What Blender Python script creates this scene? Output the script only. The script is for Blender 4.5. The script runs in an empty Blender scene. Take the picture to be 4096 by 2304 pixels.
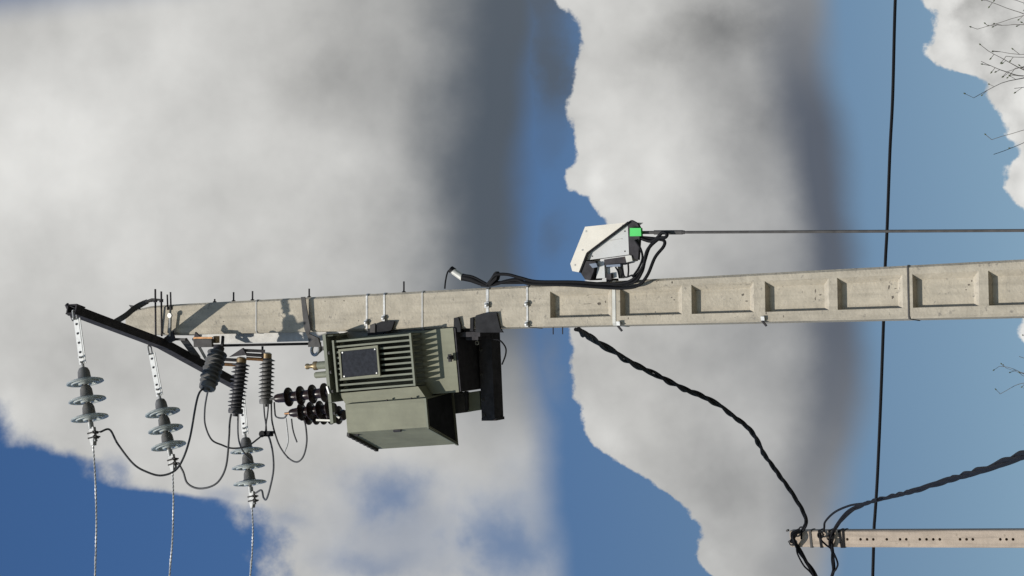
import bpy, bmesh, math, random
from mathutils import Vector as V, Matrix
random.seed(7)
rad = math.radians
S = bpy.context.scene
COL = S.collection

# ------------------------------------------------------------------ camera
CAM = V((0, 0, 1.6)); FPX = 7643.0; PITCH = rad(26.6); ROLL = rad(2.4)
FW = V((0, math.cos(PITCH), math.sin(PITCH))); UP = V((0, -math.sin(PITCH), math.cos(PITCH))); RT = V((1, 0, 0))
_c, _s = math.cos(ROLL), math.sin(ROLL)
CX = -_c * UP - _s * RT          # the phone was held turned: the picture's right is the world's down
CY = -_s * UP + _c * RT
cd = bpy.data.cameras.new('camera'); cam = bpy.data.objects.new('camera', cd); COL.objects.link(cam)
m = Matrix.Identity(4)
for i in range(3):
    m[i][0], m[i][1], m[i][2], m[i][3] = CX[i], CY[i], -FW[i], CAM[i]
cam.matrix_world = m
cd.sensor_width = 36; cd.lens = 36 * FPX / 4096; cd.clip_start = 0.1; cd.clip_end = 8000
S.camera = cam

def ray(px, py): return (FW + (px - 2048) / FPX * CX - (py - 1152) / FPX * CY)
def at(px, py, y):
    d = ray(px, py); return CAM + d * (y / d.y)
def azel(px, py):
    d = ray(px, py).normalized(); return math.degrees(math.atan2(d.x, d.y)), math.degrees(math.asin(d.z))

# ------------------------------------------------------------------ sun, sky
SUN_EL, SUN_A = rad(43), 0.28
to_sun = V((-SUN_A, -1, 0)).normalized() * math.cos(SUN_EL) + V((0, 0, math.sin(SUN_EL)))
sl = bpy.data.lights.new('sun', 'SUN'); sl.energy = 3.95; sl.angle = rad(0.53); sl.color = (1, .955, .87)
so = bpy.data.objects.new('sun', sl); COL.objects.link(so)
so.rotation_euler = to_sun.to_track_quat('Z', 'Y').to_euler(); so.location = (-10, -20, 40)
S.view_settings.view_transform = 'Standard'; S.view_settings.look = 'None'
S.view_settings.exposure = 0; S.view_settings.gamma = 1; S.view_settings.use_curve_mapping = False

W = bpy.data.worlds.new('World'); S.world = W; W.use_nodes = True
nt = W.node_tree; nt.nodes.clear()
class N:      # a float socket with arithmetic
    def __init__(s, k): s.k = k
def mth(op, a, b=None, c=None, clamp=False, tree=None):
    t = tree or nt
    n = t.nodes.new('ShaderNodeMath'); n.operation = op; n.use_clamp = clamp
    for i, v in enumerate((a, b, c)):
        if v is None: continue
        if isinstance(v, N): t.links.new(v.k, n.inputs[i])
        else: n.inputs[i].default_value = v
    return N(n.outputs[0])
N.__add__ = lambda a, b: mth('ADD', a, b); N.__radd__ = N.__add__
N.__sub__ = lambda a, b: mth('SUBTRACT', a, b); N.__rsub__ = lambda a, b: mth('SUBTRACT', b, a)
N.__mul__ = lambda a, b: mth('MULTIPLY', a, b); N.__rmul__ = N.__mul__
def sstep(v, lo, hi):
    n = nt.nodes.new('ShaderNodeMapRange'); n.interpolation_type = 'SMOOTHSTEP'
    nt.links.new(v.k, n.inputs[0]); n.inputs[1].default_value = lo; n.inputs[2].default_value = hi
    return N(n.outputs[0])
def mixc(f, a, b):
    n = nt.nodes.new('ShaderNodeMix'); n.data_type = 'RGBA'
    for i, v in ((0, f), (6, a), (7, b)):
        if isinstance(v, N): nt.links.new(v.k, n.inputs[i])
        elif isinstance(v, bpy.types.NodeSocket): nt.links.new(v, n.inputs[i])
        else: n.inputs[i].default_value = v if i == 0 else (*v, 1)
    return n.outputs[2]
tc = nt.nodes.new('ShaderNodeTexCoord'); DIR = tc.outputs['Generated']
sep = nt.nodes.new('ShaderNodeSeparateXYZ'); nt.links.new(DIR, sep.inputs[0])
AZ = mth('ARCTAN2', N(sep.outputs[0]), N(sep.outputs[1])) * 57.29578
EL = mth('ARCSINE', N(sep.outputs[2])) * 57.29578
def noise(scale, detail=5, rough=.55, off=0.0):
    n = nt.nodes.new('ShaderNodeTexNoise'); n.inputs['Scale'].default_value = scale
    n.inputs['Detail'].default_value = detail; n.inputs['Roughness'].default_value = rough
    mp = nt.nodes.new('ShaderNodeMapping'); mp.inputs['Location'].default_value = (off, off * 1.7, -off)
    nt.links.new(DIR, mp.inputs[0]); nt.links.new(mp.outputs[0], n.inputs['Vector'])
    return N(n.outputs[0]) - 0.5
A0, A1, E0, E1 = -13., 13., -5., 65.
U = (AZ - A0) * (1 / (A1 - A0))
def curve(pts):       # pts of the cloud edge in the photograph -> elevation as a function of azimuth
    q = sorted(azel(x, y) for x, y in pts)
    n = nt.nodes.new('ShaderNodeFloatCurve'); cm = n.mapping; cv = cm.curves[0]
    cm.extend = 'HORIZONTAL'
    P = [((a - A0) / (A1 - A0), (e - E0) / (E1 - E0)) for a, e in q]
    cv.points[0].location = P[0]; cv.points[1].location = P[-1]
    for a in P[1:-1]: cv.points.new(*a)
    for pt in cv.points: pt.handle_type = 'AUTO_CLAMPED'
    cm.update(); nt.links.new(U.k, n.inputs[1])
    return N(n.outputs[0]) * (E1 - E0) + E0
def amount(pts):      # (picture y, value 0..1) -> smooth function of azimuth
    q = sorted((azel(2048, y)[0], v) for y, v in pts)
    n = nt.nodes.new('ShaderNodeFloatCurve'); cm = n.mapping; cv = cm.curves[0]; cm.extend = 'HORIZONTAL'
    P = [((a - A0) / (A1 - A0), v) for a, v in q]
    cv.points[0].location = P[0]; cv.points[1].location = P[-1]
    for a in P[1:-1]: cv.points.new(*a)
    cm.update(); nt.links.new(U.k, n.inputs[1]); return N(n.outputs[0])
wa = noise(26, 6, .6, 3.1); wb = noise(26, 6, .6, 7.7)
AZW = AZ + wa * 2.2; ELW = EL + wb * 2.2
def blob(px, py, sx, sy, amp):     # a soft patch of cloud, sx up/down and sy sideways in degrees
    a, e = azel(px, py)
    u = (AZW - a) * (1 / sy); v = (ELW - e) * (1 / sx)
    return mth('EXPONENT', (u * u + v * v) * -1.0) * amp

A_top = curve([(1090, 2304), (1068, 2240), (1098, 2180), (1060, 2115), (1010, 2080), (975, 2040), (900, 2002), (700, 1975), (520, 1945), (430, 1900), (380, 1850), (215, 1805), (125, 1765), (75, 1705), (-20, 1650), (-300, 1450), (-1000, 1000), (-2200, 0)])
A_base = curve([(2235, -300), (2225, 0), (2190, 300), (2140, 700), (2150, 1200), (2190, 1500), (2230, 1900), (2260, 2304)])
B_top = curve([(2210, -100), (2235, 0), (2290, 60), (2312, 150), (2292, 300), (2255, 450), (2300, 560), (2312, 650), (2290, 700), (2340, 790), (2400, 850), (2430, 900), (2380, 1050), (2290, 1250), (2270, 1340), (2300, 1500), (2335, 1650), (2380, 1760), (2470, 1850), (2600, 1930), (2700, 1990), (2760, 2060), (2825, 2115), (2800, 2180), (2785, 2240), (2850, 2304), (2950, 2420)])
B_base = curve([(3330, 0), (3330, 150), (3340, 300), (3390, 500), (3420, 800), (3455, 1000), (3480, 1400), (3480, 1600), (3450, 1750), (3415, 1850), (3385, 2000), (3330, 2304)])
C_top = curve([(3640, -80), (3685, 0), (3735, 60), (3740, 130), (3700, 200), (3730, 250), (3800, 285), (3880, 300), (3935, 390), (3990, 450), (4020, 540), (4070, 610), (4020, 660), (4012, 720), (4060, 800), (4110, 870), (4130, 1150), (4085, 1260), (4065, 1310), (4110, 1400), (4180, 1700), (4200, 2304)])
n_puff = noise(48, 6, .6, 1.3); n_big = noise(9, 5, .55, 5.2); n_mid = noise(24, 5, .5, 9.4); n_soft = noise(34, 5, .6, 2.2)
# the three cloud banks: crisp billowing tops, soft bases
hA = EL - A_base
mA = sstep(A_top - EL + n_soft * 3.2 + n_puff * 1.2, -.7, .85) * sstep(hA + n_mid * .7, -.35, 1.15)
thin = blob(1560, 1965, 1.2, .85, .62) + blob(1480, 2260, 1.6, .5, .35) + blob(2050, 2200, 1.2, 1.4, .35) + blob(470, 1870, .35, .35, .5)
thin = thin + blob(880, 2010, .6, .4, .35) + blob(1650, 2150, 3.0, 1.4, .34) + blob(2150, 2000, 1.0, 2.2, .25) + blob(1150, 2080, .5, .35, .3)
thin = thin + sstep(n_mid + n_big * .8, .0, .22) * blob(1700, 2200, 3.6, 1.9, .45)
mA = mA * (1.0 - mth('MINIMUM', thin, .92))
mist = blob(2180, 0, 1.1, 1.5, .95) + blob(2190, 300, .9, 1.3, .85) + blob(2170, 580, .6, .9, .25) + blob(2200, 950, .5, .8, .35) + blob(2180, 1450, .5, 1.2, .3)
mA = mth('MAXIMUM', mA, mth('MINIMUM', mist, .9))
hB = EL - B_base
mB = sstep(B_top - EL + n_puff * 1.25 + n_mid * .35, -.05, .12) * sstep(hB + n_mid * .5, -.45, .85)
mC = sstep(C_top - EL + n_puff * 1.35, -.05, .13)
dkA = amount([(-400, .95), (0, .98), (600, 1), (1150, .97), (1450, .62), (1700, .36), (2000, .12), (2304, .06)])
dkB = amount([(-400, .5), (0, .6), (300, .8), (600, 1), (1000, 1), (1450, .95), (1700, .85), (2000, .65), (2304, .5)])
dA = (1.0 - sstep(hA + n_mid * 1.2 + n_big * 1.2, 1.5, 4.6)) * .70 * dkA + (1.0 - sstep(hA + n_big * 4.0 + n_mid * 1.5, 2.0, 8.5)) * .30 * dkA
dB = (1.0 - sstep(hB + n_mid * .9, 1.0, 2.7)) * .60 * dkB + (1.0 - sstep(hB + n_big * 3.5 + n_mid * 1.5, 1.6, 7.0)) * .40 * dkB
grey = (n_big * 1.25 + n_mid * .65 + n_puff * .14)
lumA = 0.55 + grey * .36 + blob(150, 700, 4.5, 4.5, .20) - blob(1350, 300, 2.2, 1.8, .08) - blob(1350, 950, 1.6, 1.6, .06) - blob(1500, 1900, 2, 2, .05)
lumB = 0.55 + grey * .40 - blob(2900, 120, 2.2, .8, .17) - blob(3020, 420, 1.2, .9, .12) - blob(2900, 260, 2.4, 2.4, .15) - blob(3050, 700, 1.0, 1.6, .07) + blob(2450, 420, .9, 1.6, .07) + blob(2620, 620, 1.6, 1.6, .04) - blob(2960, 1950, 1.5, .9, .08) + blob(2400, 700, .4, .6, .08)
lumC = 0.60 + n_mid * .25 + n_puff * .35 - blob(3960, 190, .8, .8, .13) - blob(3900, -20, .5, 1.2, .12)
vo = nt.nodes.new('ShaderNodeTexVoronoi'); vo.feature = 'F1'; vo.inputs['Scale'].default_value = 34; vo.inputs['Detail'].default_value = 1.0; vo.inputs['Roughness'].default_value = .45; vo.inputs['Lacunarity'].default_value = 2.3
vm = nt.nodes.new('ShaderNodeVectorMath'); vm.operation = 'ADD'; nt.links.new(DIR, vm.inputs[0])
vc = nt.nodes.new('ShaderNodeCombineXYZ'); nt.links.new((wa * .03).k, vc.inputs[0]); nt.links.new((wb * .03).k, vc.inputs[1]); nt.links.new((n_puff * .012).k, vc.inputs[2])
nt.links.new(vc.outputs[0], vm.inputs[1]); nt.links.new(vm.outputs[0], vo.inputs['Vector'])
vo.normalize = True
puff = mth('MAXIMUM', .38 - N(vo.outputs[0]), -.17)
lumC = lumC + puff * .85 + .03 - blob(3830, 15, .28, .9, .16) - blob(3905, 180, .3, .45, .14) - blob(4030, 330, .5, .5, .12) + blob(3790, 120, .4, .5, .06)
nearB = 1.0 - sstep(B_top - EL, .2, 1.6)
lumB = lumB + puff * (nearB * .30 + .05)
lumA = lumA + puff * ((1.0 - sstep(A_top - EL, .2, 2.2)) * .22 + .05)
def tint(l, d, dark):
    bright = nt.nodes.new('ShaderNodeCombineColor')
    for i, k in enumerate((1.0, .995, .965)): nt.links.new((l * k).k, bright.inputs[i])
    return mixc(d, bright.outputs[0], dark)
sky = nt.nodes.new('ShaderNodeTexSky'); sky.sky_type = 'NISHITA'; sky.sun_disc = False
sky.sun_elevation = SUN_EL; sky.sun_rotation = math.atan2(to_sun.x, to_sun.y)
sky.altitude = 300; sky.air_density = 1.0; sky.dust_density = .6; sky.ozone_density = 2.0
STR = 0.1
gm = nt.nodes.new('ShaderNodeMix'); gm.data_type = 'RGBA'; gm.blend_type = 'MULTIPLY'; gm.inputs[0].default_value = 1
nt.links.new(sky.outputs[0], gm.inputs[6]); gm.inputs[7].default_value = (STR, STR, STR, 1)
grade = mixc(sstep(EL, 12, 40), (.80, .82, .75), (.62, .90, 1.16))      # clear blue overhead, paler haze low down
gm2 = nt.nodes.new('ShaderNodeMix'); gm2.data_type = 'RGBA'; gm2.blend_type = 'MULTIPLY'; gm2.inputs[0].default_value = 1
nt.links.new(gm.outputs[2], gm2.inputs[6]); nt.links.new(grade, gm2.inputs[7])
blue = gm2.outputs[2]
# beyond the picture: the same broken cumulus, at random
nfar = noise(3.4, 7, .6, 4.4)
mfar = sstep(nfar - .05, -.02, .12)
lfar = .47 + n_big * .4 + nfar * -.5
inside = sstep(AZ, -13, -10.5) * (1.0 - sstep(AZ, 10.5, 13)) * (1.0 - sstep(EL, 46, 52))
mfar = mfar * (1.0 - inside)
c = mixc(mA * inside, blue, tint(lumA, dA, (.088, .108, .135)))
c = mixc(mB * inside, c, tint(lumB, dB, (.105, .122, .155)))
c = mixc(mC * inside, c, tint(lumC, N(mth('ADD', 0.0, 0.0).k), (.1, .1, .1)))
c = mixc(mfar, c, tint(lfar, N(mth('ADD', 0.0, 0.0).k), (.1, .1, .1)))
up = nt.nodes.new('ShaderNodeMix'); up.data_type = 'RGBA'; up.blend_type = 'DIVIDE'; up.inputs[0].default_value = 1
nt.links.new(c, up.inputs[6]); up.inputs[7].default_value = (STR, STR, STR, 1)
bg = nt.nodes.new('ShaderNodeBackground'); bg.inputs[1].default_value = STR; nt.links.new(up.outputs[2], bg.inputs[0])
ow = nt.nodes.new('ShaderNodeOutputWorld'); nt.links.new(bg.outputs[0], ow.inputs[0])

# ------------------------------------------------------------------ materials
def mat(name, col, rough=.6, metal=0, var=.15, scale=12, bump=.0, bscale=60, col2=None, spots=None, streak=0, **kw):
    M = bpy.data.materials.new(name); M.use_nodes = True; t = M.node_tree; b = t.nodes['Principled BSDF']
    b.inputs['Roughness'].default_value = rough; b.inputs['Metallic'].default_value = metal
    for k, v in kw.items(): b.inputs[k.replace('_', ' ')].default_value = v
    g = t.nodes.new('ShaderNodeNewGeometry')
    n = t.nodes.new('ShaderNodeTexNoise'); n.inputs['Scale'].default_value = scale; n.inputs['Detail'].default_value = 6; n.inputs['Roughness'].default_value = .62
    t.links.new(g.outputs['Position'], n.inputs['Vector'])
    r = t.nodes.new('ShaderNodeValToRGB'); e = r.color_ramp.elements
    c2 = col2 or tuple(c * (1 - var * 1.6) for c in col)
    e[0].position = .32; e[0].color = (*c2, 1); e[1].position = .68; e[1].color = (*[min(1, c * (1 + var * .35)) for c in col], 1)
    t.links.new(n.outputs[0], r.inputs[0]); out = r.outputs[0]
    if spots:
        sc, thr, sc_col = spots
        n2 = t.nodes.new('ShaderNodeTexNoise'); n2.inputs['Scale'].default_value = sc; n2.inputs['Detail'].default_value = 4; n2.inputs['Roughness'].default_value = .7
        t.links.new(g.outputs['Position'], n2.inputs['Vector'])
        r2 = t.nodes.new('ShaderNodeValToRGB'); r2.color_ramp.elements[0].position = thr; r2.color_ramp.elements[1].position = thr + .09
        t.links.new(n2.outputs[0], r2.inputs[0])
        mx = t.nodes.new('ShaderNodeMix'); mx.data_type = 'RGBA'
        t.links.new(r2.outputs[0], mx.inputs[0]); t.links.new(out, mx.inputs[6]); mx.inputs[7].default_value = (*sc_col, 1)
        out = mx.outputs[2]
    if streak:      # runs of dirt drawn out downwards
        mp = t.nodes.new('ShaderNodeMapping'); mp.inputs['Scale'].default_value = (26, 26, 1.6); t.links.new(g.outputs['Position'], mp.inputs[0])
        n4 = t.nodes.new('ShaderNodeTexNoise'); n4.inputs['Scale'].default_value = 1; n4.inputs['Detail'].default_value = 5; t.links.new(mp.outputs[0], n4.inputs['Vector'])
        r4 = t.nodes.new('ShaderNodeMapRange'); t.links.new(n4.outputs[0], r4.inputs[0]); r4.inputs[1].default_value = .5; r4.inputs[2].default_value = .75; r4.inputs[3].default_value = 0; r4.inputs[4].default_value = streak
        mx = t.nodes.new('ShaderNodeMix'); mx.data_type = 'RGBA'; t.links.new(r4.outputs[0], mx.inputs[0]); t.links.new(out, mx.inputs[6]); mx.inputs[7].default_value = (*[c * .55 for c in col], 1)
        out = mx.outputs[2]
    t.links.new(out, b.inputs['Base Color'])
    if bump:
        n3 = t.nodes.new('ShaderNodeTexNoise'); n3.inputs['Scale'].default_value = bscale; n3.inputs['Detail'].default_value = 5
        t.links.new(g.outputs['Position'], n3.inputs['Vector'])
        bp = t.nodes.new('ShaderNodeBump'); bp.inputs['Strength'].default_value = bump; bp.inputs['Distance'].default_value = .01
        t.links.new(n3.outputs[0], bp.inputs['Height']); t.links.new(bp.outputs[0], b.inputs['Normal'])
    return M
M_conc = mat('concrete', (.49, .437, .35), .9, var=.14, scale=9, bump=.35, bscale=55, spots=(21, .60, (.25, .225, .19)), streak=.5)
M_conc2 = mat('concrete_pale', (.50, .41, .33), .9, var=.14, scale=5, bump=.3, bscale=40, spots=(11, .60, (.33, .27, .21)), streak=.8)
M_dark = mat('weathered_dark_steel_and_shade', (.058, .054, .059), .75, .0, var=.3, scale=18, spots=(26, .64, (.085, .055, .04)), Specular_IOR_Level=.18)
M_black = mat('dark_clamp_steel_and_shade', (.034, .034, .037), .8, .0, var=.25, scale=15, Specular_IOR_Level=.12)
M_band = mat('dull_band', (.44, .43, .41), .6, .2, var=.12, scale=25)
M_grey = mat('grey_steel', (.105, .10, .098), .8, .0, Specular_IOR_Level=.15, var=.2, scale=15)
M_galv = mat('galvanised_steel', (.46, .46, .45), .5, .6, var=.2, scale=30)
M_rail = mat('pale_rail', (.62, .61, .56), .55, .1, var=.14, scale=10, spots=(22, .64, (.3, .3, .28)))
M_olive = mat('olive_paint', (.235, .235, .168), .55, var=.14, scale=5, Specular_IOR_Level=.2, streak=.35, spots=(30, .70, (.085, .08, .06)))
M_olived = mat('olive_paint_fins', (.21, .22, .17), .55, Specular_IOR_Level=.2, var=.12, scale=8)
M_plate = mat('dark_nameplate', (.034, .037, .046), .7, .0, var=.25, scale=40, Specular_IOR_Level=.08)
M_brown = mat('brown_porcelain', (.026, .015, .013), .28, Specular_IOR_Level=.35, var=.2, scale=20)
M_poly = mat('grey_polymer', (.145, .143, .14), .6, var=.12, scale=20)
M_polyd = mat('dark_polymer', (.06, .055, .055), .55, var=.2, scale=25, col2=(.05, .05, .06))
M_cap = mat('insulator_cap', (.20, .195, .185), .55, .35, var=.2, scale=25)
M_glass = mat('glass_disc', (.66, .70, .675), .14, var=.12, scale=20, Transmission_Weight=.35, IOR=1.25)
M_copper = mat('copper', (.42, .22, .10), .45, .6, var=.25, scale=30)
M_brass = mat('brass', (.45, .33, .19), .4, .7, var=.2, scale=30)
M_stain = mat('lichen_stain', (.17, .145, .12), .95, var=.3, scale=60)
M_cable = mat('black_cable', (.006, .006, .008), .7, var=.2, scale=30, Specular_IOR_Level=.2)
M_wire = mat('aluminium_wire', (.66, .66, .66), .45, .25, var=.2, scale=60)
M_jump = mat('covered_jumper', (.10, .10, .105), .5, .2, var=.25, scale=30)
M_white = mat('cream_plastic', (.74, .69, .60), .5, var=.06, scale=9)
M_link = mat('bright_zinc', (.70, .70, .68), .55, .15, var=.1, scale=45, spots=(60, .68, (.4, .39, .36)))
M_white2 = mat('pale_grey_plastic', (.55, .55, .54), .5, var=.05, scale=9)
M_green = mat('green_tag', (.05, .62, .11), .5, var=.06, scale=9)
M_blueg = mat('blue_grey_part', (.16, .20, .27), .5, var=.1)
M_bark = mat('bark', (.12, .105, .09), .9, var=.25, scale=20)
M_bud = mat('buds', (.10, .12, .06), .8, var=.2, scale=20)
M_grass = mat('grass_ground', (.11, .108, .085), .95, var=.4, scale=.8, bump=.4, bscale=6)

# ------------------------------------------------------------------ mesh building
class MB:
    def __init__(s): s.v = []; s.f = []; s.sm = []
    def face(s, idx, smooth=False): s.f.append(tuple(idx)); s.sm.append(smooth)
    def add(s, vs, fs, smooth=False):
        b = len(s.v); s.v += [V(p) for p in vs]
        for f in fs: s.face([b + i for i in f], smooth)
        return s
    def hexa(s, p):      # 8 corners: bottom ring 0-3 (ccw from above), top ring 4-7
        return s.add(p, [(3, 2, 1, 0), (4, 5, 6, 7), (0, 1, 5, 4), (1, 2, 6, 5), (2, 3, 7, 6), (3, 0, 4, 7)])
    def box(s, x0, x1, y0, y1, z0, z1):
        x0, x1 = min(x0, x1), max(x0, x1); y0, y1 = min(y0, y1), max(y0, y1); z0, z1 = min(z0, z1), max(z0, z1)
        return s.hexa([(x0, y0, z0), (x1, y0, z0), (x1, y1, z0), (x0, y1, z0), (x0, y0, z1), (x1, y0, z1), (x1, y1, z1), (x0, y1, z1)])
    def bar(s, a, b, w, h, up=(0, 0, 1)):     # box from a to b; h is measured along up
        a, b = V(a), V(b); d = (b - a).normalized(); u = V(up)
        side = d.cross(u)
        if side.length < 1e-4: side = d.cross(V((1, 0, 0)))
        side.normalize(); u = side.cross(d).normalized()
        P = []
        for q in (a, b):
            P += [q - side * w / 2 - u * h / 2, q + side * w / 2 - u * h / 2, q + side * w / 2 + u * h / 2, q - side * w / 2 + u * h / 2]
        return s.add(P, [(0, 1, 2, 3), (7, 6, 5, 4), (0, 4, 5, 1), (1, 5, 6, 2), (2, 6, 7, 3), (3, 7, 4, 0)])
    def tube(s, pts, r, n=8, caps=True):
        pts = [V(p) for p in pts]; k = len(pts); R = r if callable(r) else (lambda i: r)
        t0 = (pts[1] - pts[0]).normalized(); ref = V((0, 0, 1)) if abs(t0.z) < .9 else V((1, 0, 0))
        u = t0.cross(ref).normalized(); b0 = len(s.v)
        for i in range(k):
            t = (pts[min(i + 1, k - 1)] - pts[max(i - 1, 0)]).normalized()
            u = (u - t * u.dot(t)).normalized(); w = t.cross(u)
            for j in range(n):
                a = 2 * math.pi * j / n; s.v.append(pts[i] + (u * math.cos(a) + w * math.sin(a)) * R(i))
        for i in range(k - 1):
            for j in range(n):
                a = b0 + i * n + j; b = b0 + i * n + (j + 1) % n
                s.face((a, b, b + n, a + n), True)
        if caps:
            s.face([b0 + j for j in reversed(range(n))]); s.face([b0 + (k - 1) * n + j for j in range(n)])
        return s
    def lathe(s, o, axis, prof, n=20, smooth=True):   # prof: (distance along the axis, radius)
        o, t = V(o), V(axis).normalized(); ref = V((0, 0, 1)) if abs(t.z) < .9 else V((1, 0, 0))
        u = t.cross(ref).normalized(); w = t.cross(u); b0 = len(s.v)
        for h, r in prof:
            for j in range(n):
                a = 2 * math.pi * j / n; s.v.append(o + t * h + (u * math.cos(a) + w * math.sin(a)) * r)
        for i in range(len(prof) - 1):
            for j in range(n):
                a = b0 + i * n + j; b = b0 + i * n + (j + 1) % n
                s.face((a, b, b + n, a + n), smooth)
        s.face([b0 + j for j in reversed(range(n))]); s.face([b0 + (len(prof) - 1) * n + j for j in range(n)])
        return s
    def prism(s, poly, vec):
        poly = [V(p) for p in poly]; vec = V(vec); n = len(poly)
        fs = [tuple(range(n)), tuple(reversed(range(n, 2 * n)))] + [(i, i + n, (i + 1) % n + n, (i + 1) % n) for i in range(n)]
        return s.add(poly + [p + vec for p in poly], fs)
    def torus(s, c, axis, R, r, n=24, k=8):
        c, t = V(c), V(axis).normalized(); ref = V((0, 0, 1)) if abs(t.z) < .9 else V((1, 0, 0))
        u = t.cross(ref).normalized(); w = t.cross(u); b0 = len(s.v)
        for i in range(n):
            a = 2 * math.pi * i / n; d = u * math.cos(a) + w * math.sin(a)
            for j in range(k):
                q = 2 * math.pi * j / k; s.v.append(c + d * (R + r * math.cos(q)) + t * r * math.sin(q))
        for i in range(n):
            for j in range(k):
                s.face((b0 + i * k + j, b0 + ((i + 1) % n) * k + j, b0 + ((i + 1) % n) * k + (j + 1) % k, b0 + i * k + (j + 1) % k), True)
        return s
    def mesh(s, name, material, org=V((0, 0, 0))):
        me = bpy.data.meshes.new(name); me.from_pydata([v - org for v in s.v], [], s.f)
        for p, q in zip(me.polygons, s.sm): p.use_smooth = q
        bm = bmesh.new(); bm.from_mesh(me); bmesh.ops.recalc_face_normals(bm, faces=bm.faces); bm.to_mesh(me); bm.free()
        if any(s.sm): me.set_sharp_from_angle(angle=rad(38))
        me.materials.append(material); return me
    def build(s, name, material, parent=None):
        org = ORG.get(root_of(parent).name, V((0, 0, 0))) if parent else V((0, 0, 0))
        o = bpy.data.objects.new(name, s.mesh(name, material, org)); COL.objects.link(o)
        if parent: o.parent = parent
        return o
ORG = {}
def root_of(o):
    while o.parent: o = o.parent
    return o
def tag(o, label, cat, group=None):
    o['label'] = label; o['category'] = cat
    if group: o['group'] = group
    return o
def thing(name, label, cat, loc, group=None):     # an Empty at the thing's base; parts are written in world coordinates
    o = bpy.data.objects.new(name, None); COL.objects.link(o); o.location = loc; o.empty_display_size = .1
    ORG[o.name] = V(loc); return tag(o, label, cat, group)
def solo(mb, name, material, label, cat, group=None):   # a thing that is one mesh
    org = mb.v[0].copy(); o = bpy.data.objects.new(name, mb.mesh(name, material, org)); COL.objects.link(o); o.location = org
    return tag(o, label, cat, group)
def spline(P, n=8):      # Catmull-Rom through P
    P = [V(p) for p in P]; P = [P[0] * 2 - P[1]] + P + [P[-1] * 2 - P[-2]]; out = []
    for i in range(1, len(P) - 2):
        a, b, c2, d = P[i - 1], P[i], P[i + 1], P[i + 2]
        for k in range(n):
            t = k / n
            out.append(.5 * ((2 * b) + (c2 - a) * t + (2 * a - 5 * b + 4 * c2 - d) * t * t + (3 * b - a - 3 * c2 + d) * t ** 3))
    out.append(P[-2]); return out
def lerp(a, b, t): return a + (b - a) * t
def wob(pts, amp):
    r = random.Random(len(pts)); return [p + V((r.uniform(-amp, amp), r.uniform(-amp, amp), r.uniform(-amp, amp))) for p in pts]

# ------------------------------------------------------------------ ground
g = MB(); g.add([(-3000, -3000, 0), (3000, -3000, 0), (3000, 3000, 0), (-3000, 3000, 0)], [(0, 1, 2, 3)])
go = g.build('ground', M_grass); go['kind'] = 'structure'

# ------------------------------------------------------------------ main pole
PC = V((-.141, 12.13, 0)); YAW = rad(4.5)
def PL(lx, ly, z): return V((PC.x + lx * math.cos(YAW) - ly * math.sin(YAW), PC.y + lx * math.sin(YAW) + ly * math.cos(YAW), z))
def pw(z): return .232 + max(0, 10.7 - z) * .0182      # width of the front face
def pd(z): return .20 + max(0, 10.7 - z) * .012        # depth
pole = thing('concrete_pole', 'tall beige concrete pole with rectangular recesses carrying the olive transformer', 'utility pole', (PC.x, PC.y, 0))
REC = [(7.323, 6.859), (6.792, 6.337), (6.269, 5.827), (5.750, 5.314), (5.257, 4.827), (4.763, 4.342), (4.283, 3.87), (3.81, 3.41), (3.35, 2.96), (2.90, 2.52), (2.46, 2.09), (2.03, 1.67)]
sh = MB()
zs = [11.02, 10.98, 10.90, 10.78, 10.5, 10.0, 9.5, 9.0, 8.5, 8.0, 7.6] + [z for r in REC for z in r] + [1.2, .6, -.8]
CH = .016
TP = {11.02: .42, 10.98: .62, 10.90: .82, 10.78: .96}
def fx(z, s): return pw(z) / 2 * s * TP.get(z, 1)
RX0, RX1 = -.60, .66      # recess opening as fractions of the half width
rows = []
for z in zs:
    f0 = -pd(z) / 2; w = pw(z) / 2 * TP.get(z, 1)
    rows.append([PL(-w + CH, f0, z), PL(RX0 * w, f0, z), PL(RX1 * w, f0, z), PL(w - CH, f0, z), PL(w, f0 + CH, z), PL(w, -f0 - CH, z), PL(w - CH, -f0, z), PL(-w + CH, -f0, z), PL(-w, -f0 - CH, z), PL(-w, f0 + CH, z)])
for i in range(len(zs) - 1):
    a, b = rows[i], rows[i + 1]; n = len(a)
    for j in range(n):
        if j == 1 and any(abs(zs[i] - r[0]) < 1e-6 for r in REC):
            zt, zb = zs[i], zs[i + 1]; wt, wb_ = pw(zt) / 2, pw(zb) / 2; D = .050
            o = [a[1], a[2], b[2], b[1]]
            it = [PL(RX0 * wt + .004, -pd(zt) / 2 + D, zt - .016), PL(RX1 * wt - .036, -pd(zt) / 2 + D, zt - .016), PL(RX1 * wb_ - .036, -pd(zb) / 2 + D, zb + .045), PL(RX0 * wb_ + .004, -pd(zb) / 2 + D, zb + .045)]
            sh.add(o + it, [(0, 1, 5, 4), (1, 2, 6, 5), (2, 3, 7, 6), (3, 0, 4, 7), (4, 5, 6, 7)])
        else:
            sh.add([a[j], a[(j + 1) % n], b[(j + 1) % n], b[j]], [(0, 1, 2, 3)])
sh.add(rows[0], [tuple(range(10))])
shaft = sh.build('shaft', M_conc, pole)
_bm = bmesh.new(); _bm.from_mesh(shaft.data); bmesh.ops.remove_doubles(_bm, verts=_bm.verts, dist=1e-5); bmesh.ops.recalc_face_normals(_bm, faces=_bm.faces); _bm.to_mesh(shaft.data); _bm.free()
def zpx(px): return at(px, 1230, 12.02).z
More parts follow.
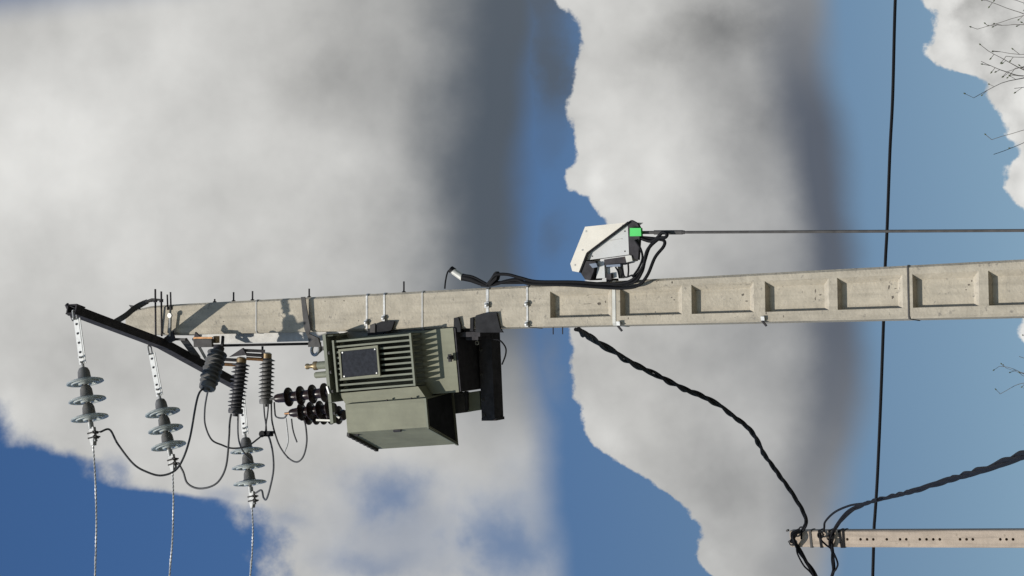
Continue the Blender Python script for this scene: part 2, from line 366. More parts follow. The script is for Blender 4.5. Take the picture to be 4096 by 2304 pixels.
def band(px, h=.018, material=M_galv, buckle=None, name='steel_band', t=.004):
    z = zpx(px); w, d = pw(z) / 2 + t, pd(z) / 2 + t; b = MB()
    k = CH
    ring = [(-w + k, -d), (w - k, -d), (w, -d + k), (w, d - k), (w - k, d), (-w + k, d), (-w, d - k), (-w, -d + k)]
    for i in range(8):
        (x0, y0), (x1, y1) = ring[i], ring[(i + 1) % 8]
        b.add([PL(x0, y0, z - h / 2), PL(x1, y1, z - h / 2), PL(x1, y1, z + h / 2), PL(x0, y0, z + h / 2)], [(0, 1, 2, 3)])
        q = lambda x, y, zz: PL(x * .97, y * .97, zz)
        b.add([PL(x0, y0, z - h / 2), PL(x1, y1, z - h / 2), q(x1, y1, z - h / 2), q(x0, y0, z - h / 2)], [(0, 1, 2, 3)])
        b.add([PL(x0, y0, z + h / 2), PL(x1, y1, z + h / 2), q(x1, y1, z + h / 2), q(x0, y0, z + h / 2)], [(0, 1, 2, 3)])
    o = b.build(name, material, pole)
    for u in (buckle or []):
        x = u * w; kb = MB()
        kb.bar(PL(x - .02, -d - .006, z), PL(x + .02, -d - .006, z), .014, h * 1.7)
        kb.lathe(PL(x, -d - .010, z), PL(x, -d - .2, z) - PL(x, -d, z), [(0, .014), (.012, .013), (.016, .006)], 10)
        kb.build('band_buckle', M_galv, o)
    return o
band(1022, .010, M_band); band(1467, .014, buckle=[-.55]); band(1537, .015, buckle=[-.35]); band(1690, .012, M_band)
band(1952, .020, buckle=[.12]); band(2112, .014, buckle=[.1, -.85]); band(2460, .024, M_rail)
band(3640, .010, M_grey, name='black_band')
for px, L in [(832, .03), (908, .075), (984, .075), (1212, .07), (1593, .085)]:
    z = zpx(px); w = pw(z) / 2; b = MB()
    b.tube([PL(w - .02, -.03, z), PL(w + L, -.03, z)], .0065, 8)
    b.lathe(PL(w + .001, -.03, z), PL(1, 0, z) - PL(0, 0, z), [(0, .014), (.011, .014)], 6, False)
    b.build('through_bolt', M_dark, pole)
b = MB()       # flat grey stay bar laid across the face, tapering to its clamp on the left
b.prism([at(1203, 1188, 11.985), at(1219, 1187, 11.985), at(1241, 1318, 11.985), at(1236, 1340, 11.985), at(1226, 1340, 11.985), at(1216, 1312, 11.985)], (0, .008, 0)); b.build('stay_bar', M_grey, pole)
b = MB(); b.prism([at(1228, 1340, 11.985), at(1236, 1336, 11.985), at(1272, 1352, 11.985), at(1282, 1388, 11.985), at(1232, 1388, 11.985), at(1234, 1362, 11.985)], (0, .02, 0)); b.build('stay_clamp', M_grey, pole)
for px, py in ((3050, 1288), (2472, 1308)):
    b = MB(); b.prism([at(px - 8, py - 22, 11.97), at(px + 6, py - 22, 11.97), at(px + 8, py - 6, 11.97), at(px - 6, py - 6, 11.97)], (0, .02, 0)); b.build('clip_head', M_link, pole)
    b = MB(); b.bar(at(px - 2, py - 6, 11.985), at(px + 16, py + 16, 11.985), .012, .014, up=(0, -1, 0)); b.build('clip_hook', M_dark, pole)
def stain(px, py, rx, rz, seed, depth=.050, n=11):
    r = random.Random(seed); p = at(px, py, 12.07); dx, dy = p.x - PC.x, p.y - PC.y
    lx = dx * math.cos(YAW) + dy * math.sin(YAW); ly = -pd(p.z) / 2 + depth; poly = []
    for i in range(n):
        a = -2 * math.pi * i / n; k = r.uniform(.35, 1.0); poly.append(PL(lx + math.cos(a) * rx * k, ly - .0012, p.z + math.sin(a) * rz * k))
    MB().prism(poly, PL(0, .0012, 0) - PL(0, .0002, 0)).build('stain', M_stain, pole)
for k, q in enumerate([(2400, 1216, .012, .022), (2350, 1216, .003, .05), (2425, 1208, .010, .008), (2680, 1162, .008, .012), (2690, 1190, .006, .008), (2700, 1200, .005, .006), (2975, 1180, .010, .014), (2990, 1205, .008, .016),
        (3265, 1165, .018, .006), (3285, 1180, .006, .016), (3265, 1195, .014, .006), (3300, 1125, .008, .010), (3560, 1150, .020, .008), (3585, 1155, .005, .012), (3575, 1190, .016, .010), (3880, 1140, .008, .010), (3868, 1160, .006, .008), (3890, 1125, .008, .006)]):
    stain(*q, seed=k)
for k, q in enumerate([(1145, 1212, .004, .006), (1160, 1216, .003, .004), (1312, 1206, .005, .007), (1388, 1204, .006, .009), (908, 1288, .006, .009), (1450, 1285, .008, .006), (2640, 1125, .010, .008), (2700, 1132, .014, .010), (3080, 1255, .012, .006), (3150, 1268, .014, .004), (2600, 1262, .016, .004), (2530, 1275, .010, .004)]):
    stain(*q, seed=40 + k, depth=0.0)
for px in (2180, 2218):      # short pins on the left flank
    z = zpx(px); w = pw(z) / 2; b = MB(); b.tube([PL(-w + .01, .02, z), PL(-w - .05, .02, z)], .004, 6); b.build('pin', M_dark, pole)

# ------------------------------------------------------------------ crossarm
aN, aM, aF = at(285, 1239, 10.98), at(650, 1376, 12.0), at(958, 1545, 12.98)
AD = (aF - aN); AD.z = 0; AD.normalize(); AP = V((AD.y, -AD.x, 0)).normalized()   # AP points to the left, across the arm
if AP.x > 0: AP = -AP
arm = thing('crossarm', 'dark steel channel crossarm slanting across the top of the big pole', 'crossarm', aM)
b = MB(); H, Wd = .088, .055       # a channel bent at its middle: web upright facing left, flanges to the right
for p, q in ((aN, aM), (aM, aF)):
    ex = (q - p).normalized() * .004
    b.bar(p + AP * Wd / 2 - ex, q + AP * Wd / 2 + ex, .010, H)
    b.bar(p + V((0, 0, H / 2 - .005)) - AP * .005, q + V((0, 0, H / 2 - .005)) - AP * .005, Wd, .010)
    b.bar(p - V((0, 0, H / 2 - .005)) - AP * .005, q - V((0, 0, H / 2 - .005)) - AP * .005, Wd, .010)
b.build('channel', M_dark, arm)
def on_arm(t, o=0, z=0): return (lerp(aN, aM, t * 2) if t < .5 else lerp(aM, aF, t * 2 - 1)) + AP * o + V((0, 0, z))
b = MB(); b.bar(on_arm(.0, -.040, 0), on_arm(.045, -.040, 0), .008, H * .98); b.bar(on_arm(.0, -.045, H / 2 + .009), on_arm(.05, .05, H / 2 + .009), .03, .014); b.build('end_plate', M_dark, arm)
for t, o in [(.24, .0), (.03, .02), (.52, 0), (.66, 0)]:
    b = MB(); b.tube([on_arm(t, o, H / 2), on_arm(t, o, H / 2 + .035)], .007, 8); b.lathe(on_arm(t, o, H / 2), (0, 0, 1), [(0, .014), (.012, .014)], 6, False); b.build('bolt', M_grey, arm)
# bracket arms that clasp the pole head
zr = on_arm(.5).z
b = MB()
head = [on_arm(.235, -.03, .02), at(503, 1262, 11.75), at(540, 1232, 11.9), at(590, 1206, 11.98), at(622, 1199, 12.0), at(650, 1200, 12.02)]
hp = spline(head, 4)
for i in range(len(hp) - 1): b.bar(hp[i], hp[i + 1] + (hp[i + 1] - hp[i]) * .08, .042, .016, up=(-.6, -.3, .7))
b.build('head_strap', M_grey, arm)
b = MB(); b.prism([at(515, 1220, 11.93), at(548, 1224, 11.93), at(562, 1238, 11.93), at(530, 1240, 11.93)], (0, .012, 0)); b.build('strap_lug', M_grey, arm)
for px in (621, 645):
    b = MB(); z = zpx(px) + .0; b.tube([at(px, 1156 + (px - 621) * .4, 11.985), at(px + 2, 1345, 11.985)], .0075, 8); b.lathe(at(px, 1206, 11.985), (1, 0, 0), [(-.006, .016), (.006, .016)], 6, False); b.build('threaded_rod', M_dark, arm)
for px, e in ((669, 1178), (682, 1168)):
    b = MB(); b.tube([at(px, e, 12.03), at(px + 2, 1240, 12.03)], .0065, 8); b.build('threaded_rod', M_dark, arm)
b = MB(); b.tube([at(682, 1262, 11.985), at(680, 1345, 11.985)], .011, 8); b.lathe(at(682, 1262, 11.985), (0, -1, 0), [(0, .02), (.015, .02)], 8, False); b.build('rod_clamp', M_galv, arm)
b = MB(); b.prism([at(655, 1352, 11.98), at(690, 1325, 11.98), at(700, 1362, 11.98), at(676, 1372, 11.98)], (0, .014, 0)); b.build('gusset', M_dark, arm)
b = MB(); b.bar(at(735, 1358, 12.02), at(790, 1432, 12.42), .018, .05, up=(0, -1, 1)); b.bar(at(668, 1356, 12.02), at(745, 1358, 12.02), .03, .018); b.build('brace', M_grey, arm)
b = MB(); b.bar(at(788, 1372, 12.1), at(826, 1440, 12.2), .02, .022, up=(0, -1, 1)); b.bar(at(776, 1352, 12.1), at(790, 1380, 12.1), .03, .03, up=(0, -1, 1)); b.build('brace', M_galv, arm)

# ------------------------------------------------------------------ insulator strings (built once along +X, then copied)
def place(root, p, d, up=V((0, 0, 1))):
    d = V(d).normalized(); y = up.cross(d).normalized(); z = d.cross(y)
    mm = Matrix.Identity(4)
    for i in range(3): mm[i][0], mm[i][1], mm[i][2], mm[i][3] = d[i], y[i], z[i], p[i]
    root.matrix_world = mm
def kids(o): return [q for q in bpy.data.objects if q.parent == o]
def copy_tree(o, parent=None):
    q = o.copy(); COL.objects.link(q)
    if parent: q.parent = parent
    for ch in kids(o): copy_tree(ch, q)
    return q
def make_string():
    t = bpy.data.objects.new('insulator_string', None); COL.objects.link(t); ORG[t.name] = V((0, 0, 0)); t.empty_display_size = .1
    b = MB(); b.tube([(.0, -.02, .012), (.07, -.02, .012)], .007, 8); b.tube([(.0, .02, .012), (.07, .02, .012)], .007, 8); b.tube([(.0, -.02, .012), (-.012, 0, .012), (.0, .02, .012)], .007, 8); b.tube([(.06, -.034, .012), (.06, .034, .012)], .007, 8)
    b.build('shackle', M_galv, t)
    b = MB()       # two long flat links with holes drilled through
    for z, w in ((.006, .044), (-.027, .008)):
        b.box(.06, .40, -.003, .003, z - w / 2, z + w / 2)
    lk = b.build('link_plate', M_link, t)
    for x in (.10, .17, .24, .31):
        h = MB(); h.lathe((x, .002, .006), (0, 1, 0), [(0, .0085), (.006, .0085)], 8, False); h.lathe((x, -.002, .006), (0, -1, 0), [(0, .0085), (.006, .006)], 8, False); h.build('link_bolt', M_dark, lk)
    b = MB(); b.tube([(.35, -.03, .003), (.35, .035, .003)], .008, 8); b.tube([(.385, -.03, .003), (.385, .03, .003)], .007, 8); b.tube([(.38, 0, .003), (.44, 0, 0)], .012, 8); b.build('ball_link', M_galv, t)
    for x in (.425, .557, .689):
        b = MB(); b.lathe((x, 0, 0), (1, 0, 0), [(0, .020), (.006, .032), (.03, .043), (.075, .047), (.085, .056), (.094, .054)], 20); b.build('cap', M_cap, t)
        b = MB(); b.lathe((x + .088, 0, 0), (1, 0, 0), [(0, .05), (.003, .08), (.008, .112), (.016, .131), (.026, .135), (.029, .127), (.020, .118), (.018, .104), (.034, .098), (.034, .090), (.014, .082), (.016, .06), (.03, .05), (.04, .046), (.04, .03), (.022, .02)], 36); b.build('glass_disc', M_glass, t)
        b = MB(); b.tube([(x + .10, 0, 0), (x + .145, 0, 0)], .013, 8); b.build('pin', M_cap, t)
    b = MB(); b.tube([(.83, 0, 0), (.88, 0, 0)], .022, 10); b.box(.87, .975, -.016, .014, -.03, .012); b.prism([(.93, -.02, -.03), (1.0, -.02, -.012), (1.0, -.02, .008), (.93, -.02, .014)], (0, .04, 0)); cl = b.build('tension_clamp', M_galv, t)
    for x in (.91, .945):
        u = MB(); u.tube([(x, -.024, -.05), (x, -.024, .02)], .006, 8); u.tube([(x, .022, -.05), (x, .022, .02)], .006, 8); u.box(x - .01, x + .01, -.03, .03, -.036, -.028); u.build('u_bolt', M_grey, cl)
    return t
s0 = make_string()
STR3 = [((303, 1243, 10.99), (372, 1772, 10.86), 'glass disc insulator string at the upper tip of the crossarm, leftmost of three'),
        ((602, 1385, 11.92), (690, 1868, 11.78), 'glass disc insulator string hung from the middle of the crossarm'),
        ((962, 1545, 12.97), (1005, 1985, 12.84), 'glass disc insulator string at the lower end of the crossarm, beside the ribbed arresters')]
ENDS = []
for i, (a, e, lab) in enumerate(STR3):
    o = s0 if i == 0 else copy_tree(s0)
    p, q = at(*a), at(*e); L = (q - p).length
    place(o, p, q - p); sc = L / 1.0
    o.matrix_world = o.matrix_world @ Matrix.Diagonal((sc, 1, 1, 1)) if abs(sc - 1) > .12 else o.matrix_world
    tag(o, lab, 'insulator', 'glass insulator strings on the crossarm'); ENDS.append((q, (q - p).normalized()))
CON = [(380, 2304), (678, 2304), (1001, 2304)]
for (q, d), e, lab in zip(ENDS, CON, ('bare stranded line wire off the crossarm tip string, leftmost of three', 'bare stranded line wire off the middle insulator string', 'bare stranded line wire off the insulator string nearest the transformer')):
    r2 = at(*e, q.y - .14); dr = (r2 - q)
    pts = [q + dr * t + V((0, 0, -.02 * math.sin(min(t, 1) * math.pi))) for t in [k / 10 for k in range(0, 11)]]
    far = pts[-1] + dr.normalized() * 0
    pts += [pts[-1] + V((dr.x, dr.y, dr.z * .9)).normalized() * s_ + V((0, 0, .0003 * s_ * s_)) for s_ in (1.5, 4, 8, 15, 25, 40)]
    P = spline(pts, 8); t = thing('line_conductor', lab, 'power line', q, 'bare line wires from the insulators')
    MB().tube(P, .0042, 6).build('core', M_wire, t)
    u = dr.normalized(); n1 = V((0, 0, 1)); n2 = u.cross(n1).normalized(); n1 = n2.cross(u)
    for k in range(3):      # outer strands laid round the core, as far as they can be told apart
        st = []
        for i in range(0, 300):
            sl_ = i / 300 * dr.length * 1.25; a = sl_ / .085 * 6.283 + k * 2.094
            tt = sl_ / dr.length; base = q + dr * tt + V((0, 0, -.02 * math.sin(min(tt, 1) * math.pi))) + V((0, 0, 0))
            st.append(base + (n1 * math.cos(a) + n2 * math.sin(a)) * .0046)
        MB().tube(st, .0026, 5).build('strand', M_wire, t)

# ------------------------------------------------------------------ support rail on the left flank
b = MB(); r0, r1 = at(1830, 1338, 12.12), at(795, 1362, 12.12)
def railx(px, py, y=12.10): return at(px, py, y)
b.hexa([railx(1900, 1345), railx(1900, 1312), railx(1900, 1312, 12.16), railx(1900, 1345, 12.16), railx(795, 1377), railx(795, 1338), railx(795, 1338, 12.16), railx(795, 1377, 12.16)])
rail = solo(b, 'support_rail', M_band, 'pale galvanised rail bolted upright along the left flank of the big pole', 'rail')

# ------------------------------------------------------------------ surge arresters and their bracket
brk = thing('arrester_bracket', 'dark steel earth bar with copper links holding the three ribbed arresters', 'bracket', at(960, 1385, 12.1))
b = MB(); b.bar(at(800, 1384, 11.9), at(1285, 1374, 12.35), .02, .012); b.build('earth_bar', M_dark, brk)
b = MB(); b.bar(at(775, 1352, 11.86), at(850, 1352, 11.88), .016, .014, up=(0, -1, 1)); b.build('copper_link', M_copper, brk)
b = MB(); b.bar(at(778, 1372, 11.86), at(850, 1372, 11.88), .06, .03, up=(0, -1, 1)); b.build('insulating_block', M_grey, brk)
b = MB(); b.prism([at(780, 1328, 11.86), at(798, 1346, 11.86), at(776, 1350, 11.86)], (0, .02, 0)); b.build('clip', M_dark, brk)
for y0, x0, x1, mm in ((1437, 885, 955, M_dark), (1456, 880, 948, M_copper), (1434, 985, 1052, M_copper), (1418, 985, 1052, M_dark), (1401, 970, 1060, M_dark)):
    b = MB(); b.bar(at(x0, y0, 11.98), at(x1, y0 + 4, 12.05), .02, .016, up=(0, -1, 1)); b.build('copper_link' if mm is M_copper else 'steel_link', mm, brk)
b = MB(); b.prism([at(915, 1428, 11.97), at(970, 1392, 11.97), at(985, 1420, 11.97)], (0, .02, 0)); b.build('gusset', M_dark, brk)
b = MB(); b.bar(at(1050, 1385, 12.1), at(1050, 1440, 12.1), .012, .012); b.build('upright', M_dark, brk)
b = MB(); b.bar(at(892, 1345, 12.0), at(888, 1400, 11.95), .02, .016); b.build('upright', M_dark, brk)
b = MB(); b.bar(at(866, 1344, 11.93), at(866, 1372, 11.93), .04, .03); b.build('terminal_block', M_brass, brk)
def arrester(a, e, r, n, material, label, capm=M_brass):
    a, e = at(*a), at(*e); L = (e - a).length; t = thing('surge_arrester', label, 'surge arrester', a, 'ribbed surge arresters beside the crossarm')
    ax = (e - a).normalized(); prof = [(0.045, r * .55)]
    for i in range(n):
        h = .05 + (L - .10) * i / n; st = (L - .10) / n
        prof += [(h, r * .58), (h + st * .38, r * (1.0 if i % 2 == 0 else .93)), (h + st * .5, r * (1.0 if i % 2 == 0 else .93)), (h + st * .62, r * .60)]
    prof += [(L - .045, r * .58)]
    MB().lathe(a, ax, prof, 24).build('ribbed_housing', material, t)
    MB().lathe(a, ax, [(0, r * .3), (.01, r * .55), (.048, r * .55)], 16).build('top_fitting', capm, t)
    MB().lathe(a, ax, [(L - .05, r * .8), (L - .03, r * .85), (L - .012, r * .8), (L - .01, r * .3), (L + .01, r * .3)], 16).build('end_fitting', material, t)
    return a, e
a1 = arrester((878, 1385, 11.75), (826, 1560, 11.55), .075, 8, M_poly, 'thick pale grey ribbed arrester in front of the crossarm', M_dark)
a2 = arrester((968, 1428, 12.03), (941, 1660, 11.95), .068, 12, M_polyd, 'slim dark ribbed arrester in the middle of the row of three')
a3 = arrester((1070, 1410, 12.30), (1063, 1622, 12.26), .062, 10, M_poly, 'dark ribbed arrester nearest the brown transformer bushings')

# ------------------------------------------------------------------ transformer
T = thing('transformer', 'olive green pole transformer with cooling fins and a dark nameplate', 'transformer', (-.55, 12.1, 8.07))
SHIFT = V((-.0095, .2, .119)); TLOC = V((-.55, 12.1, 8.07)); TILT = -.056      # it hangs a little askew
M_T = Matrix.Translation(TLOC + SHIFT) @ Matrix.Rotation(TILT, 4, 'Y') @ Matrix.Translation(-TLOC); M_Ti = M_T.inverted()
def atT(px, py, y): return M_Ti @ at(px, py, y + .2)
tx0, tx1 = -.722, -.262
TZ = atT(1823, 1430, 11.77).z
MB().box(tx0, tx1, 11.77, 12.30, TZ, 8.895).build('tank', M_olive, T)
MB().box(tx0 + .004, tx1 - .004, 11.776, 12.29, TZ - .014, TZ - .002).build('bottom_shade_plate', M_dark, T)  # dark plate: shade under the tank put into its colour
for i in range(10):
    x = -.282 - i * .0398
    b = MB(); b.prism([(x - .0065, 11.63, 8.215), (x + .0065, 11.63, 8.215), (x + .0075, 11.65, 8.207), (x + .008, 11.768, 8.207), (x - .008, 11.768, 8.207), (x - .0075, 11.65, 8.207)], (0, 0, .655)); b.build('cooling_fin', M_olived, T)
MB().box(-.648, -.272, 11.612, 11.632, 8.200, 8.216).build('fin_rail', M_olived, T)
MB().box(-.648, -.272, 11.616, 11.630, 8.848, 8.864).build('fin_rail', M_olived, T)
b = MB(); b.hexa([(-.75, 11.66, 8.145), (-.655, 11.655, 8.205), (-.655, 11.765, 8.205), (-.75, 11.765, 8.145), (-.765, 11.66, 8.81), (-.66, 11.655, 8.865), (-.66, 11.765, 8.865), (-.765, 11.765, 8.81)]); b.build('corner_panel', M_olive, T)
# nameplate
fr = [atT(1353, 1398, 11.60), atT(1510, 1381, 11.60), atT(1521, 1504, 11.60), atT(1363, 1521, 11.60)]
inn = [atT(1361, 1406, 11.60), atT(1505, 1391, 11.60), atT(1513, 1497, 11.60), atT(1369, 1512, 11.60)]
b = MB(); Q = fr + inn; bk = [p + V((0, .014, 0)) for p in Q]
b.add(Q + bk, [(0, 1, 5, 4), (1, 2, 6, 5), (2, 3, 7, 6), (3, 0, 4, 7)] + [(8, 12, 13, 9), (9, 13, 14, 10), (10, 14, 15, 11), (11, 15, 12, 8)] + [(i, i + 8, (i + 1) % 4 + 8, (i + 1) % 4) for i in range(4)] + [(4 + i, 4 + (i + 1) % 4, 12 + (i + 1) % 4, 12 + i) for i in range(4)])
npf = b.build('nameplate_frame', M_olive, T)
MB().prism([p + V((0, .006, 0)) for p in inn], (0, .006, 0)).build('nameplate', M_plate, npf)
for i, p in enumerate(inn):
    cc = sum(inn, V((0, 0, 0))) / 4; q = lerp(p, cc, .10); MB().lathe(q + V((0, .006, 0)), (0, -1, 0), [(0, .007), (.004, .006)], 8).build('rivet', M_galv, npf)
# lid and lifting gear
b = MB(); b.box(-.720, -.222, 11.600, 12.30, 8.904, 8.930); b.box(-.872, -.722, 11.600, 11.64, 8.904, 8.930); b.build('lid', M_olived, T)
b = MB(); b.prism([(-.240, 11.606, 8.903), (-.240, 11.75, 8.903), (-.240, 11.75, 8.80), (-.240, 11.63, 8.86)], (.008, 0, 0)); b.build('lug', M_olived, T)
for x in (-.36, -.50, -.64, -.80): MB().lathe((x, 11.612, 8.897), (0, 0, -1), [(-.001, .012), (.011, .012)], 6, False).build('lid_bolt', M_grey, T)
rc = atT(1262, 1396, 11.9)
rg = MB().torus(rc, (.25, -1, .35), .045, .012, 28, 10).build('lifting_ring', M_galv, T)
b = MB(); b.bar(rc + V((0.0, 0, -.05)), (rc.x - .01, 11.9, 8.93), .03, .02, up=(0, 1, 0)); b.tube([atT(1275, 1412, 11.9), atT(1305, 1384, 11.9)], .006, 6); b.build('ring_eye', M_grey, rg)
v0 = atT(1306, 1459, 11.8)
b = MB(); b.lathe(v0 + V((0, 0, -.03)), (0, 0, 1), [(0, .030), (.10, .030), (.104, .022)], 14); vp = b.build('filler_pipe', M_olived, T)
b = MB(); b.lathe(v0, (0, 0, 1), [(.07, .026), (.085, .034), (.105, .034), (.112, .018), (.15, .016), (.16, .022), (.175, .022)], 14); b.build('valve', M_brass, vp)
v1 = atT(1306, 1497, 11.8)
b = MB(); b.lathe(v1 + V((0, 0, -.03)), (0, 0, 1), [(0, .024), (.12, .024), (.128, .02)], 14); b.build('breather_pipe', M_olived, T)
# drain valve
dv = atT(1806, 1430, 11.765)
b = MB(); b.lathe(dv, (0, -1, 0), [(-.01, .016), (.03, .016), (.034, .010), (.05, .010)], 10); b.box(dv.x - .03, dv.x + .025, dv.y - .03, dv.y - .018, dv.z - .012, dv.z + .012); b.build('drain_valve', M_dark, T)
# cabinet on the left, open below
cz0, cz1 = 8.125, 8.803
pl = [(-.742, 11.62), (-.947, 11.62), (-1.105, 12.03), (-.716, 12.03)]
b = MB(); ins = [(-.750, 11.632), (-.940, 11.632), (-1.092, 12.02), (-.726, 12.02)]
vs = [(x, y, cz0) for x, y in pl] + [(x, y, cz1) for x, y in pl] + [(x, y, cz0) for x, y in ins] + [(x, y, cz0 + .05) for x, y in ins]
b.add(vs, [(i, (i + 1) % 4, 4 + (i + 1) % 4, 4 + i) for i in range(4)] + [(4, 5, 6, 7)] + [(i, 8 + i, 8 + (i + 1) % 4, (i + 1) % 4) for i in range(4)] + [(8 + i, 12 + i, 12 + (i + 1) % 4, 8 + (i + 1) % 4) for i in range(4)] + [(15, 14, 13, 12)])
cab = b.build('cabinet', M_olive, T)
MB().prism([(x, y, cz0 + .012) for x, y in [(-.753, 11.636), (-.937, 11.636), (-1.086, 12.016), (-.732, 12.016)]], (0, 0, .01)).build('underside_shade_plate', M_black, cab)  # added black plate, paints the shade seen under the cabinet
dn = V((-.933, -.359, 0))
def onside(px, py):     # a point on the splayed side of the cabinet
    d = M_Ti.to_3x3() @ ray(px, py); c0 = M_Ti @ CAM; p0 = V((-.947, 11.62, 8)); k = (p0 - c0).dot(dn) / d.dot(dn); return c0 + d * k
b = MB(); lp = onside(1590, 1719); tg = V((dn.y, -dn.x, 0)); b.bar(lp + dn * .008 - V((0, 0, .03)), lp + dn * .008 + V((0, 0, .03)), .018, .014, up=dn); b.build('latch', M_dark, cab)
b = MB(); lp = onside(1428, 1737); b.bar(lp + dn * .006 - V((0, 0, .015)), lp + dn * .006 + V((0, 0, .015)), .014, .012, up=dn); b.build('hinge', M_dark, cab)
b = MB(); q0_, q1_ = V((-.953, 11.632, cz1 + .004)), V((-1.102, 12.025, cz1 + .004))
b.bar(q0_ + dn * .006, q1_ + dn * .006, .03, .02); b.build('top_seam', M_grey, cab)
for k in range(8):      # bolt heads along the seam
    q = lerp(q0_, q1_, (k + .5) / 8) + dn * .018; MB().bar(q - tg * .010, q + tg * .010, .014, .014, up=dn).build('seam_bolt', M_dark, cab)
b = MB(); b.bar((-.955, 11.612, cz0 + .006), (-1.112, 12.03, cz0 + .006), .010, .014); b.bar((-.742, 11.614, cz0 + .006), (-.95, 11.614, cz0 + .006), .008, .014); b.build('bottom_flange', M_olived, cab)
for zz in (8.25, 8.45): MB().lathe((-.735, 11.62, zz), (0, -1, 0), [(-.01, .006), (.006, .006)], 6, False).build('screw', M_dark, cab)
MB().prism([atT(1870, 1570, 12.1), atT(1918, 1563, 12.1), atT(1922, 1640, 12.1), atT(1872, 1648, 12.1)], (0, .1, 0)).build('rear_leg', M_olive, T)
MB().prism([atT(1815, 1570, 12.09), atT(1856, 1572, 12.09), atT(1862, 1650, 12.09), atT(1822, 1655, 12.09)], (0, .1, 0)).build('rear_bracket', M_grey, T)
MB().prism([atT(1857, 1565, 12.08), atT(1869, 1565, 12.08), atT(1871, 1640, 12.08), atT(1862, 1640, 12.08)], (0, .02, 0)).build('rear_strap', M_dark, T)
# high voltage bushings
def bushing(base, tip, r, n, term):
    base, tip = V(base), V(tip); ax = tip - base; L = ax.length; prof = [(0, r * .55), (.01, r * .6)]
    for i in range(n):
        h = .05 + (L - .09) * i / (n - .3); prof += [(h - .016, r * .50), (h - .007, r * .66), (h - .003, r), (h + .003, r), (h + .008, r * .66), (h + .022, r * .52)]
    prof += [(L - .02, r * .46), (L, r * .38)]
    o = MB().lathe(base, ax, prof, 22).build('bushing', M_brown, T)
    b = MB(); b.lathe(tip, ax, [(-.004, .016), (.012, .016), (.016, .009), (.05, .009)], 10); b.build('terminal', term, o); return tip
t1 = bushing(atT(1322, 1568, 11.74), atT(1103, 1594, 11.72), .072, 4, M_grey)
t2 = bushing(atT(1340, 1632, 11.90), atT(1162, 1652, 11.88), .068, 4, M_copper)
t3 = bushing(atT(1378, 1660, 12.06), atT(1196, 1664, 12.04), .070, 5, M_copper)
b = MB(); b.bar(atT(1318, 1575, 11.6), atT(1309, 1545, 11.6), .012, .02, up=(0, 1, 0)); b.build('lid_clip', M_galv, T)
b = MB(); b.bar(atT(1265, 1680, 11.9), atT(1325, 1682, 11.9), .014, .008, up=(0, 1, 0)); b.bar(atT(1322, 1640, 12.0), atT(1358, 1672, 12.0), .014, .008, up=(0, 1, 0)); b.build('bushing_strap', M_rail, T)
T.location += SHIFT; T.rotation_euler = (0, TILT, 0)
# ------------------------------------------------------------------ support frame under and behind the transformer
F = thing('transformer_support', 'dark steel support bracket reaching left from the pole under the transformer', 'bracket', at(1950, 1320, 12.1))
def slab(pts, y0, y1, name, material):   # picture polygon lifted on to the plane y0, given real thickness
    P = [at(x, y, y0) for x, y in pts]; MB().prism(P, (0, y1 - y0, 0)).build(name, material, F)
e0, e1 = at(1950, 1285, 12.26), at(1962, 1683, 12.26)
zc = (e0.z + e1.z) / 2
b = MB(); b.box(e1.x, -.29, 12.26, 12.272, zc - .03, zc + .075); b.box(e1.x, -.29, 12.272, 12.40, zc - .03, zc - .018); b.box(e1.x, -.29, 12.272, 12.40, zc + .063, zc + .075); b.build('support_channel', M_dark, F)
MB().box(e1.x, e1.x + .02, 12.265, 12.4, zc - .038, zc + .08).build('channel_end', M_dark, F)
MB().box(-.36, -.286, 12.06, 12.26, zc - .028, zc + .073).build('channel_stub', M_dark, F)
MB().box(-.335, -.300, 12.03, 12.19, zc - .06, 8.80).build('hanger', M_dark, F)
for x, y in ((1925, 1400), (1928, 1500), (1932, 1600), (1936, 1660), (1920, 1330)):
    MB().lathe(at(x, y, 12.26), (0, -1, 0), [(-.001, .013), (.009, .012), (.010, .006), (.02, .006)], 6, False).build('bolt', M_grey, F)
slab([(1902, 1262), (1935, 1252), (1985, 1250), (2000, 1312), (2012, 1330), (1902, 1330)], 11.985, 12.0, 'clamp_plate', M_black)
slab([(1815, 1272), (1832, 1268), (1842, 1300), (1842, 1328), (1815, 1328)], 11.985, 12.0, 'clamp_plate', M_black)
slab([(1880, 1272), (1893, 1268), (1893, 1325), (1880, 1325)], 11.985, 12.0, 'clamp_plate', M_black)
slab([(1470, 1318), (1530, 1285), (1578, 1284), (1565, 1320), (1500, 1345), (1470, 1345)], 11.985, 12.0, 'upper_clamp', M_black)
slab([(1480, 1300), (1500, 1292), (1500, 1330), (1480, 1330)], 11.975, 11.985, 'clamp_tab', M_grey)
b = MB(); hq = at(1908, 1371, 12.25); b.torus(hq, (0, -1, 0), .013, .005, 14, 6); b.build('lifting_hole', M_rail, F)
b = MB(); b.tube(spline([at(1975, 1357, 12.1), at(2000, 1362, 12.1), at(2022, 1390, 12.1), at(2022, 1420, 12.1), at(2008, 1458, 12.1)], 6), .006, 8)
solo(b, 'earth_lead', M_cable, 'short black lead curling down from the dark support bracket', 'cable')

